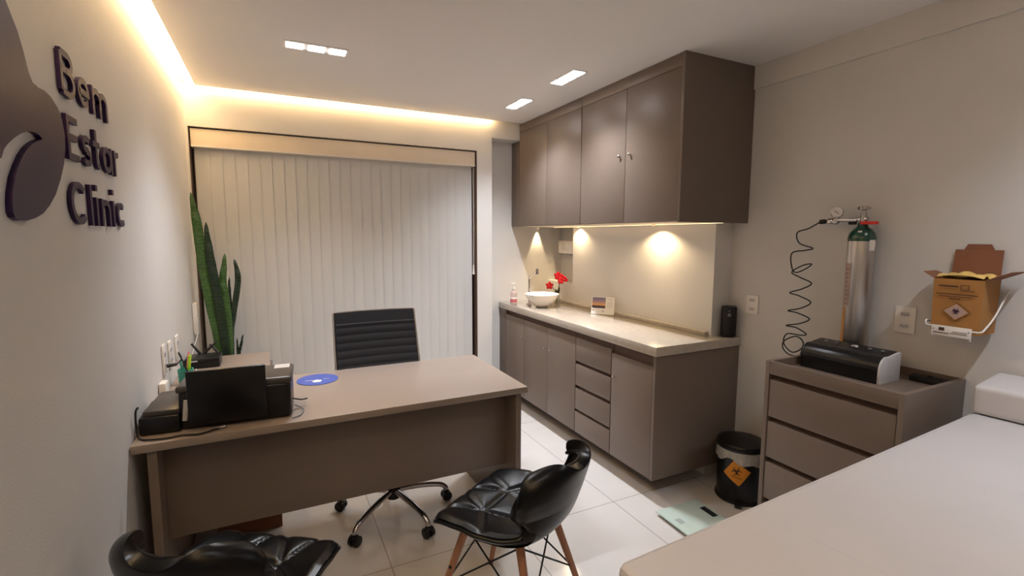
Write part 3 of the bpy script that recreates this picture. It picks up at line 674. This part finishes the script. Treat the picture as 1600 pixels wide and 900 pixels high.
hp = [(2.915, 1.487, 1.563), (2.91, 1.536, 1.533), (2.90, 1.588, 1.512), (2.90, 1.574, 1.459), (2.93, 1.522, 1.434), (2.93, 1.56, 1.422), (2.89, 1.601, 1.409), (2.88, 1.597, 1.353), (2.90, 1.587, 1.308), (2.92, 1.545, 1.328), (2.93, 1.522, 1.354), (2.90, 1.55, 1.345), (2.88, 1.590, 1.310), (2.90, 1.56, 1.285), (2.93, 1.516, 1.256), (2.91, 1.55, 1.225), (2.88, 1.594, 1.203), (2.90, 1.56, 1.19), (2.93, 1.513, 1.159), (2.91, 1.55, 1.125), (2.88, 1.598, 1.108), (2.90, 1.56, 1.10), (2.93, 1.514, 1.073), (2.91, 1.55, 1.045), (2.88, 1.603, 1.029), (2.90, 1.56, 1.022), (2.92, 1.519, .995), (2.91, 1.54, .985), (2.88, 1.595, .985), (2.87, 1.603, .935), (2.88, 1.562, .895), (2.90, 1.525, .92), (2.91, 1.527, .955), (2.90, 1.56, .977), (2.87, 1.598, .95), (2.86, 1.60, .915), (2.86, 1.565, .885), (2.87, 1.515, .888), (2.87, 1.50, .93), (2.86, 1.47, .935), (2.84, 1.42, .930), (2.82, 1.4075, .925)]
tag(MB().tube(hp, .0032, n=8).build('coiled_hose', M['blackm']), 'thin black coiled hose hanging from the regulator to the black device', 'hose')

# ------------------------------------------------------------------ sharps disposal box on wire bracket
t = thing('sharps_box', 'open yellow cardboard sharps box hanging in a wall bracket', 'sharps container', (2.91, .9, 1.12))
bx0, bx1 = 2.842, 2.975
y0b, y1b, z0b, z1b = .820, .975, 1.122, 1.330
bd = bmesh.new()
def P4(z, grow): return [(bx0-grow*.0, y0b-grow, z), (bx0-grow*.0, y1b+grow, z), (bx1, y1b+grow, z), (bx1, y0b-grow, z)]
lo = [bd.verts.new(p) for p in P4(z0b, -.004)]; hi = [bd.verts.new(p) for p in P4(z1b, .0)]
bd.faces.new(lo[::-1])
for i in range(4): bd.faces.new((lo[i], lo[(i+1) % 4], hi[(i+1) % 4], hi[i]))
bmesh.ops.recalc_face_normals(bd, faces=bd.faces)
bmesh.ops.solidify(bd, geom=bd.faces[:]+bd.edges[:]+bd.verts[:], thickness=.003)
mb = MB(); mb.add(bd); mb.build('carton', M['card'], t)
# lining
MB().grid(lambda u, v: Vector((bx0+.006+u*(bx1-bx0-.012), y0b+.006+v*(y1b-y0b-.012), z1b+.006+.012*math.sin(u*9)*math.sin(v*7+1)+.012*math.sin(PI*v))), 16, 16, thick=.002).build('lining', M['bagy'], t)
MB().prism([(bx1-.003, y0b+.002, z1b), (bx1-.003, y1b-.002, z1b), (bx1+.008, y1b-.004, z1b+.112), (bx1+.008, y0b+.004, z1b+.112)], (.003, 0, 0)).prism([(bx1+.0085, y0b+.030, z1b+.110), (bx1+.0085, y1b-.030, z1b+.110), (bx1+.0085, y1b-.042, z1b+.134), (bx1+.0085, y0b+.042, z1b+.134)], (.003, 0, 0)).build('lid_flap', M['cardb'], t)
MB().prism([(bx0, y1b, z1b), (bx1, y1b, z1b), (bx1-.02, y1b+.042, z1b+.022), (bx0+.01, y1b+.040, z1b+.022)], (0, 0, .003)).build('side_flap', M['cardb'], t)
MB().prism([(bx0, y0b, z1b), (bx1, y0b, z1b), (bx1-.02, y0b-.072, z1b+.034), (bx0+.01, y0b-.066, z1b+.034)], (0, 0, .003)).build('side_flap', M['cardb'], t)
pt = MB()
def onf(y0, y1, z0, z1): pt.box(bx0-.0042, bx0-.0034, y0, y1, z0, z1)
onf(.895, .955, 1.300, 1.305); onf(.862, .888, 1.307, 1.309); onf(.862, .888, 1.291, 1.293); onf(.862, .864, 1.291, 1.309); onf(.886, .888, 1.291, 1.309); onf(.845, .888, 1.286, 1.288)
onf(.835, .962, 1.270, 1.273); onf(.85, .955, 1.262, 1.264); onf(.885, .92, 1.252, 1.255)
pt.build('print', M['print'], t)
dc = Vector((bx0-.004, .895, 1.205))
def diamond(mb, r, th, off):
    mb.prism([dc+Vector((-off, r*1.1, 0)), dc+Vector((-off, 0, r*.9)), dc+Vector((-off, -r*1.1, 0)), dc+Vector((-off, 0, -r*.9))], (-th, 0, 0))
mb = MB(); diamond(mb, .040, .0003, 0); mb.build('print_border', M['print'], t)
mb = MB(); diamond(mb, .0385, .0003, .0004); mb.build('print_border', M['card'], t)
mb = MB(); diamond(mb, .033, .0003, .0008); dm = mb.build('hazard_diamond', M['label'], t)
def biohazard(mb, c, ex, ez, nrm, s, r=.08):
    c, ex, ez, nrm = Vector(c), Vector(ex), Vector(ez), Vector(nrm)
    def ring(cx, cz, rad, a0, a1, w):
        pts = [c+ex*(cx+rad*math.cos(math.radians(a0+(a1-a0)*i/16)))*s+ez*(cz+rad*math.sin(math.radians(a0+(a1-a0)*i/16)))*s for i in range(17)]
        mb.tube(pts, w*s, n=6, smooth=0)
    for k in range(3):
        a = 90+120*k; ring(.42*math.cos(math.radians(a)), .42*math.sin(math.radians(a)), .42, a+40, a+320, r)
    ring(0, 0, .34, 0, 360, r*.8)
mb = MB(); biohazard(mb, dc+Vector((-.0015, 0, .002)), (0, -1, 0), (0, 0, 1), (-1, 0, 0), .013, .14); mb.build('hazard_symbol', M['purple'], t)
t = thing('wire_bracket', 'white wire wall bracket with label plate holding the sharps box', 'bracket', (2.83, .9, 1.13))
MB().tube([(2.985, .985, 1.17), (2.90, .986, 1.150), (2.84, .986, 1.160), (2.833, .984, 1.150), (2.832, .975, 1.142), (2.832, .90, 1.138), (2.832, .83, 1.136), (2.833, .816, 1.138), (2.84, .808, 1.146), (2.90, .800, 1.20), (2.985, .80, 1.29)], .0032, smooth=4).cyl((2.832, .957, 1.098), (2.832, .957, 1.112), .0028, n=10).cyl((2.832, .842, 1.098), (2.832, .842, 1.112), .0028, n=10).build('wire_frame', M['white'], t)
MB().box(2.8255, 2.8295, .838, .962, 1.107, 1.147, bev=.001).build('label_plate', M['white'], t)
pl = MB()
for y0, y1, z0, z1 in ((.92, .938, 1.127, 1.140), (.905, .955, 1.117, 1.120), (.85, .895, 1.126, 1.128), (.85, .90, 1.119, 1.121), (.953, .956, 1.130, 1.134), (.845, .848, 1.130, 1.134)): pl.box(2.8247, 2.8258, y0, y1, z0, z1)
pl.build('plate_print', M['print'], t)

# ------------------------------------------------------------------ examination bed
t = thing('examination_bed', 'light grey upholstered examination bed with raised head cushion, right foreground', 'bed', (1.063, .705, 0), rz=math.radians(3.0))
MB().box(0, 1.90, -.66, 0, .785, .85, bev=.018, seg=4).build('mattress', M['bed'], t, world=False)
MB().tube([(.006, -.65, .842), (.006, -.012, .842), (.02, -.004, .842), (1.89, -.004, .842)], .0035, smooth=0).build('piping', M['bed'], t, world=False)
for sy0, pts in ((0, [(.96, -.03), (1.02, -.16), (1.07, -.30), (1.10, -.45)]), (0, [(.405, -.06), (.425, -.20), (.44, -.34)])):
    MB().tube([(x, y, .8484) for x, y in pts], .0022, n=6).build('seam', M['bed'], t, world=False)
hc = bmesh.new(); bmesh.ops.create_cube(hc, size=1)
for vv in hc.verts: vv.co = Vector((1.69+.112+vv.co.x*.224, -.33+vv.co.y*.655, .905+vv.co.z*.105+(.02*(1 if vv.co.x > 0 else 0) if vv.co.z > 0 else 0)))
bmesh.ops.bevel(hc, geom=hc.edges[:], offset=.02, segments=5, affect='EDGES', profile=.6)
mb = MB(); mb.add(hc); mb.build('head_cushion', M['bed'], t, world=False)
MB().box(.02, 1.885, -.64, -.02, .70, .785, bev=.004).build('frame', M['bedframe'], t, world=False)
for x in (.06, 1.83):
    for y in (-.60, -.06):
        MB().box(x-.025, x+.025, y-.025, y+.025, 0, .70, bev=.003).build('leg', M['bedframe'], t, world=False)

# ------------------------------------------------------------------ scale on the floor
t = thing('bathroom_scale', 'pale green glass bathroom scale on the floor beside the bin', 'scale', (2.405, 1.70, 0), rz=math.radians(-2))
MB().box(-.145, .145, -.15, .15, .017, .025, bev=.003).build('glass_plate', M['glassw'], t, world=False)
MB().box(-.135, .135, -.14, .14, .012, .0165).build('base', M['blackm'], t, world=False)
for x in (-.11, .11):
    for y in (-.11, .11): MB().cyl((x, y, 0), (x, y, .0125), .016, n=16).build('foot', M['blackm'], t, world=False)
MB().box(.092, .128, -.02, .075, .025, .0258, bev=.0003).build('display', M['blackm'], t, world=False)
lg = MB()
for k in range(4): lg.box(-.11+k*.009, -.106+k*.009, .0, .045, .025, .0253)
lg.build('printed_lines', M['grey'], t, world=False)

# ------------------------------------------------------------------ pedal bin
bxc, byc = 2.845, 1.80
t = thing('pedal_bin', 'black round pedal bin with orange biohazard sticker beside the drawer unit', 'bin', (bxc, byc, 0))
MB().lathe([(.118, .012), (.122, .016), (.126, .30), (.124, .302), (0, .302)], (bxc, byc, 0), 48).build('body', M['black'], t)
MB().lathe([(.128, .0), (.130, .003), (.128, .016), (.118, .02), (0, .02)], (bxc, byc, 0), 48).build('base_ring', M['blackm'], t)
MB().lathe([(.132, .303), (.134, .306), (.134, .318), (.125, .334), (.08, .346), (0, .350)], (bxc, byc, 0), 48).build('lid', M['black'], t)
def bagf(u, v):
    a = 2*PI*u; z = .303-.062*v-.012*v*math.sin(a*3+1)-.01*v*math.sin(a*7)
    r = .1285+.004*v+.002*math.sin(a*23)*v
    return Vector((bxc+r*math.cos(a), byc+r*math.sin(a), z))
MB().grid(bagf, 120, 6, thick=.001).build('bin_bag', M['bag'], t)
pa = math.atan2(-byc, .4855-bxc)
pdm = bmesh.new(); bmesh.ops.create_cube(pdm, size=1)
for vv in pdm.verts: vv.co = Matrix.Rotation(pa, 3, 'Z') @ Vector((.142+vv.co.x*.05, vv.co.y*.035, .012+vv.co.z*.012))+Vector((bxc, byc, 0))
mb = MB(); mb.add(pdm); mb.build('pedal', M['blackm'], t)
sa = pa-.13; rr = .1262
def surf(s_, z, off=0): return Vector((bxc+(rr+off)*math.cos(sa+s_/rr), byc+(rr+off)*math.sin(sa+s_/rr), z))
def stick(half, off, name, m, parent):
    ang = math.radians(12)
    def f(u, v):
        a_, b_ = (u-.5)*2*half, (v-.5)*2*half
        q = math.radians(45)+ang; s_ = a_*math.cos(q)-b_*math.sin(q); z_ = a_*math.sin(q)+b_*math.cos(q)
        return surf(s_, .185+z_, off)
    return MB().grid(f, 16, 16, thick=.0004).build(name, m, parent)
st = stick(.052, .0015, 'hazard_sticker', M['orange'], t)
mb = MB()
def rg_(c, rad, a0, a1, w):
    mb.tube([surf(c[0]+rad*math.cos(math.radians(a0+(a1-a0)*i/16)), .185+c[1]+rad*math.sin(math.radians(a0+(a1-a0)*i/16)), .0022) for i in range(17)], w, n=6, smooth=0)
s_ = .030
for k in range(3):
    a_ = 90+120*k+8; rg_((.42*s_*math.cos(math.radians(a_)), .010+.42*s_*math.sin(math.radians(a_))), .42*s_, a_+40, a_+320, .0022)
rg_((0, .010), .34*s_, 0, 360, .0014)
for dz in (-.022, -.028): mb.tube([surf(x_, .185+dz-.15*x_, .0022) for x_ in (-.028, -.01, .01, .028)], .0010, n=6, smooth=0)
mb.build('hazard_symbol', M['blackm'], st)

# ------------------------------------------------------------------ office chair
ocx, ocy = 1.006, 2.484
t = thing('office_chair', 'black ribbed office chair with chrome base behind the desk', 'chair', (ocx, ocy, 0))
angs = [219.8, 147, 291, 3, 75]
for q in angs:
    q = math.radians(q); dx, dy = math.cos(q), math.sin(q)
    pts = [(ocx+dx*r, ocy+dy*r, z) for r, z in ((.03, .135), (.12, .128), (.20, .115), (.265, .098), (.295, .075), (.30, .06))]
    MB().tube(pts, .017, n=12, taper=.012).build('base_arm', M['chrome'], t)
    cx, cy = ocx+dx*.30, ocy+dy*.30; cs = t
    ax = Vector((-dy, dx, 0)); c0 = Vector((cx, cy, .027))
    cm = MB().cyl(c0-ax*.024, c0-ax*.006, .027, n=20, bev=.003).cyl(c0+ax*.006, c0+ax*.024, .027, n=20, bev=.003).cyl((cx, cy, .027), (cx, cy, .066), .009, n=12).sphere((cx, cy, .042), .022, (1, 1, .7))
    cm.build('caster', M['black'], t)
MB().cyl((ocx, ocy, .095), (ocx, ocy, .16), .036, n=24, bev=.004).build('hub', M['blackm'], t)
MB().cyl((ocx, ocy, .16), (ocx, ocy, .40), .020, n=20).build('gas_lift', M['chrome'], t)
MB().box(ocx-.09, ocx+.09, ocy-.10, ocy+.12, .39, .43, bev=.01).build('mechanism', M['blackm'], t)
seat = MB().grid(lambda u, v: Vector((ocx-.23+u*.46, ocy-.24+v*.46, .47-.03*(1 if v < .0 else 0)-.05*max(0, (.15-v)/.15)**2+.003*abs(math.sin(v*9*PI))+.006*(2*u-1)**2)), 20, 72, thick=.035).build('seat', M['darkfab'], t)
def backf(u, v):
    s_ = (u-.5)*2; z = .50+v*.553; y = ocy+.225+.155*(v**1.1)+.02*math.sin(v*PI)-.018*s_*s_
    hw = .232-.010*v
    y -= .003*abs(math.sin(v*13*PI)) if .08 < v < .88 else 0
    return Vector((ocx+s_*hw-.008*v, y, z))
MB().grid(backf, 20, 150, thick=.016).build('backrest', M['darkfab'], t)
for s_ in (-1, 1):
    pts = [(ocx+s_*.235, ocy-.22, .455), (ocx+s_*.235, ocy+.10, .455), (ocx+s_*.235, ocy+.19, .465)]+[(ocx+s_*(.238-.010*v)-.008*v, ocy+.222+.155*(v**1.1)+.02*math.sin(v*PI)-.018, .50+v*.553) for v in (0, .15, .3, .45, .6, .75, .9, 1.0)]
    MB().tube(pts, .008, n=10, smooth=4).build('side_frame', M['chrome'], t)
MB().tube([(ocx-.225-.008, ocy+.368, 1.053), (ocx-.008-.1, ocy+.383, 1.055), (ocx-.008, ocy+.386, 1.055), (ocx+.1-.008, ocy+.383, 1.055), (ocx+.227-.008, ocy+.368, 1.053)], .006, n=10).build('top_bar', M['chrome'], t)

# ------------------------------------------------------------------ butterfly chairs
PROF = [(0, .215, .440), (.06, .20, .462), (.15, .14, .462), (.30, .02, .448), (.42, -.09, .442), (.50, -.155, .452), (.57, -.195, .487), (.66, -.222, .55), (.80, -.245, .628), (.93, -.262, .692), (1.0, -.270, .722)]
WID = [(0, .175), (.03, .205), (.08, .220), (.2, .236), (.32, .240), (.42, .218), (.50, .186), (.57, .170), (.66, .196), (.76, .230), (.84, .236), (.91, .228), (.96, .207), (1.0, .16)]
def interp(T, u, k=1):
    for a, b in zip(T, T[1:]):
        if u <= b[0]+1e-9:
            s_ = (u-a[0])/(b[0]-a[0]); return a[k]+(b[k]-a[k])*s_
    return T[-1][k]
def sm(T, u, k=1, d=.035): return sum(interp(T, min(1, max(0, u+q*d)), k) for q in (-1, -.5, 0, .5, 1))/5
NODES = [(-.085, .07), (.085, .07)]
SEGS = [((-.085, .07), (.085, .07))]+[((g*.085, .07), p) for g in (-1, 1) for p in ((g*.02, .21), (g*.15, .22), (g*.21, -.02), (g*.03, -.12))]+[((-.02, .21), (-.02, .23)), ((.03, -.12), (-.03, -.12))]
def segd(p, a, b):
    ax, ay = a; bx_, by = b; px, py = p; dx, dy = bx_-ax, by-ay
    s_ = max(0, min(1, ((px-ax)*dx+(py-ay)*dy)/(dx*dx+dy*dy))); return math.hypot(px-ax-s_*dx, py-ay-s_*dy)
def shell(u, v, outer=False):
    s_ = (v-.5)*2; hw = sm(WID, u, 1, .015)
    y, z = sm(PROF, u, 1), sm(PROF, u, 2)
    x = s_*hw; bk = max(0, min(1, (u-.5)/.2))
    # wings of the back curl forward, centre of top edge dips, seat edges turn down slightly
    y += bk*.105*abs(s_)**2.2; x *= 1-.10*bk*s_*s_
    z += (1-bk)*(.036*abs(s_)**2.4*min(1, max(0, u-.06)/.2)-.012*max(0, abs(s_)-.9)/.1)
    if u > .57: z = .487+(z-.487)*(1-.26*abs(s_)**2.6)
    if u > .85: z -= (u-.85)/.15*.010*(1-abs(s_))**1.5
    if not outer and bk < .35:
        d = min(segd((x, y), *sg) for sg in SEGS); z += .003-.007*math.exp(-(d/.009)**2)+.005*(1-math.exp(-d/.03))
    return Vector((x, y, z))
def edgeprof(v):  # rounding of the rim
    return 0
def make_chair(label, loc, rz):
    t = thing('butterfly_chair', label, 'chair', loc, rz)
    nu, nv = 120, 64
    b = bmesh.new(); top = [[b.verts.new(shell(i/nu, j/nv)) for j in range(nv+1)] for i in range(nu+1)]
    bot = []
    for i in range(nu+1):
        row = []
        for j in range(nv+1):
            u, v_ = i/nu, j/nv
            p = shell(u, v_, True); e = 1e-3
            tu = shell(min(1, u+e), v_, True)-shell(max(0, u-e), v_, True); tv = shell(u, min(1, v_+e), True)-shell(u, max(0, v_-e), True)
            nn = tu.cross(tv); nn = nn.normalized() if nn.length > 0 else Vector((0, 0, 1))
            ed = min(u, 1-u)*4.0; ev = min(v_, 1-v_)*1.6; k = min(1, min(ed, ev)/.10)
            th = .012+.026*math.sqrt(max(0, 1-(1-k)**2))
            row.append(b.verts.new(p-nn*th))
        bot.append(row)
    for i in range(nu):
        for j in range(nv):
            b.faces.new((top[i][j], top[i][j+1], top[i+1][j+1], top[i+1][j])); b.faces.new((bot[i][j], bot[i+1][j], bot[i+1][j+1], bot[i][j+1]))
    for i in range(nu):
        b.faces.new((top[i][0], top[i+1][0], bot[i+1][0], bot[i][0])); b.faces.new((top[i][nv], bot[i][nv], bot[i+1][nv], top[i+1][nv]))
    for j in range(nv):
        b.faces.new((top[0][j], bot[0][j], bot[0][j+1], top[0][j+1])); b.faces.new((top[nu][j], top[nu][j+1], bot[nu][j+1], bot[nu][j]))
    mb = MB(); mb.add(b); o = mb.build('seat_shell', M['leather'], t, world=False)
    for p in o.data.polygons: p.use_smooth = True
    # piping along the rim
    rim = [shell(0, v_/20, True) for v_ in range(21)]+[shell(u/40, 1, True) for u in range(1, 41)]+[shell(1, 1-v_/20, True) for v_ in range(1, 21)]+[shell(1-u/40, 0, True) for u in range(1, 40)]
    rim = [p-Vector((0, 0, .006)) for p in rim]
    MB().tube(rim+[rim[0]], .0075, n=8, smooth=2).build('piping', M['leather'], t, world=False)
    MB().box(-.12, .12, -.11, .11, .398, .410, bev=.003).build('seat_plate', M['blackm'], t, world=False)
    F = {}
    for sx in (-1, 1):
        for sy in (-1, 1):
            p1 = Vector((sx*.125, sy*.115, .408)); p0 = Vector((sx*.205, sy*.235, 0)); F[sx, sy] = (p0, p1)
            lg_ = MB().cyl(p0, p1, .0105, .0165, n=18).build('leg', M['wood'], t, world=False)
            q = p0+(p1-p0)*.60
            MB().sphere(q+Vector((sx*.014, 0, 0)), .007, n=10).build('bolt', M['blackm'], lg_, world=False)
    rods = MB()
    for sx in (-1, 1):
        for a, b_ in (((sx, -1), (sx, 1)), ((sx, 1), (sx, -1)), ((-1, sx), (1, sx)), ((1, sx), (-1, sx))):
            q = F[a][0]+(F[a][1]-F[a][0])*.42; e = F[b_][1]+Vector((0, 0, -.012))
            rods.tube([q, e], .0035, n=8, smooth=0)
    rods.build('wire_brace', M['blackm'], t, world=False)
    return t
aA = math.atan2(.53, .85)
chA = make_chair('black quilted butterfly chair in front of the desk, right of the other', (1.263, 1.58, 0), aA)
chB = dup(chA, (.352, 1.590, 0), math.radians(-34.5), 'black quilted butterfly chair at the bottom left, beside the left wall')
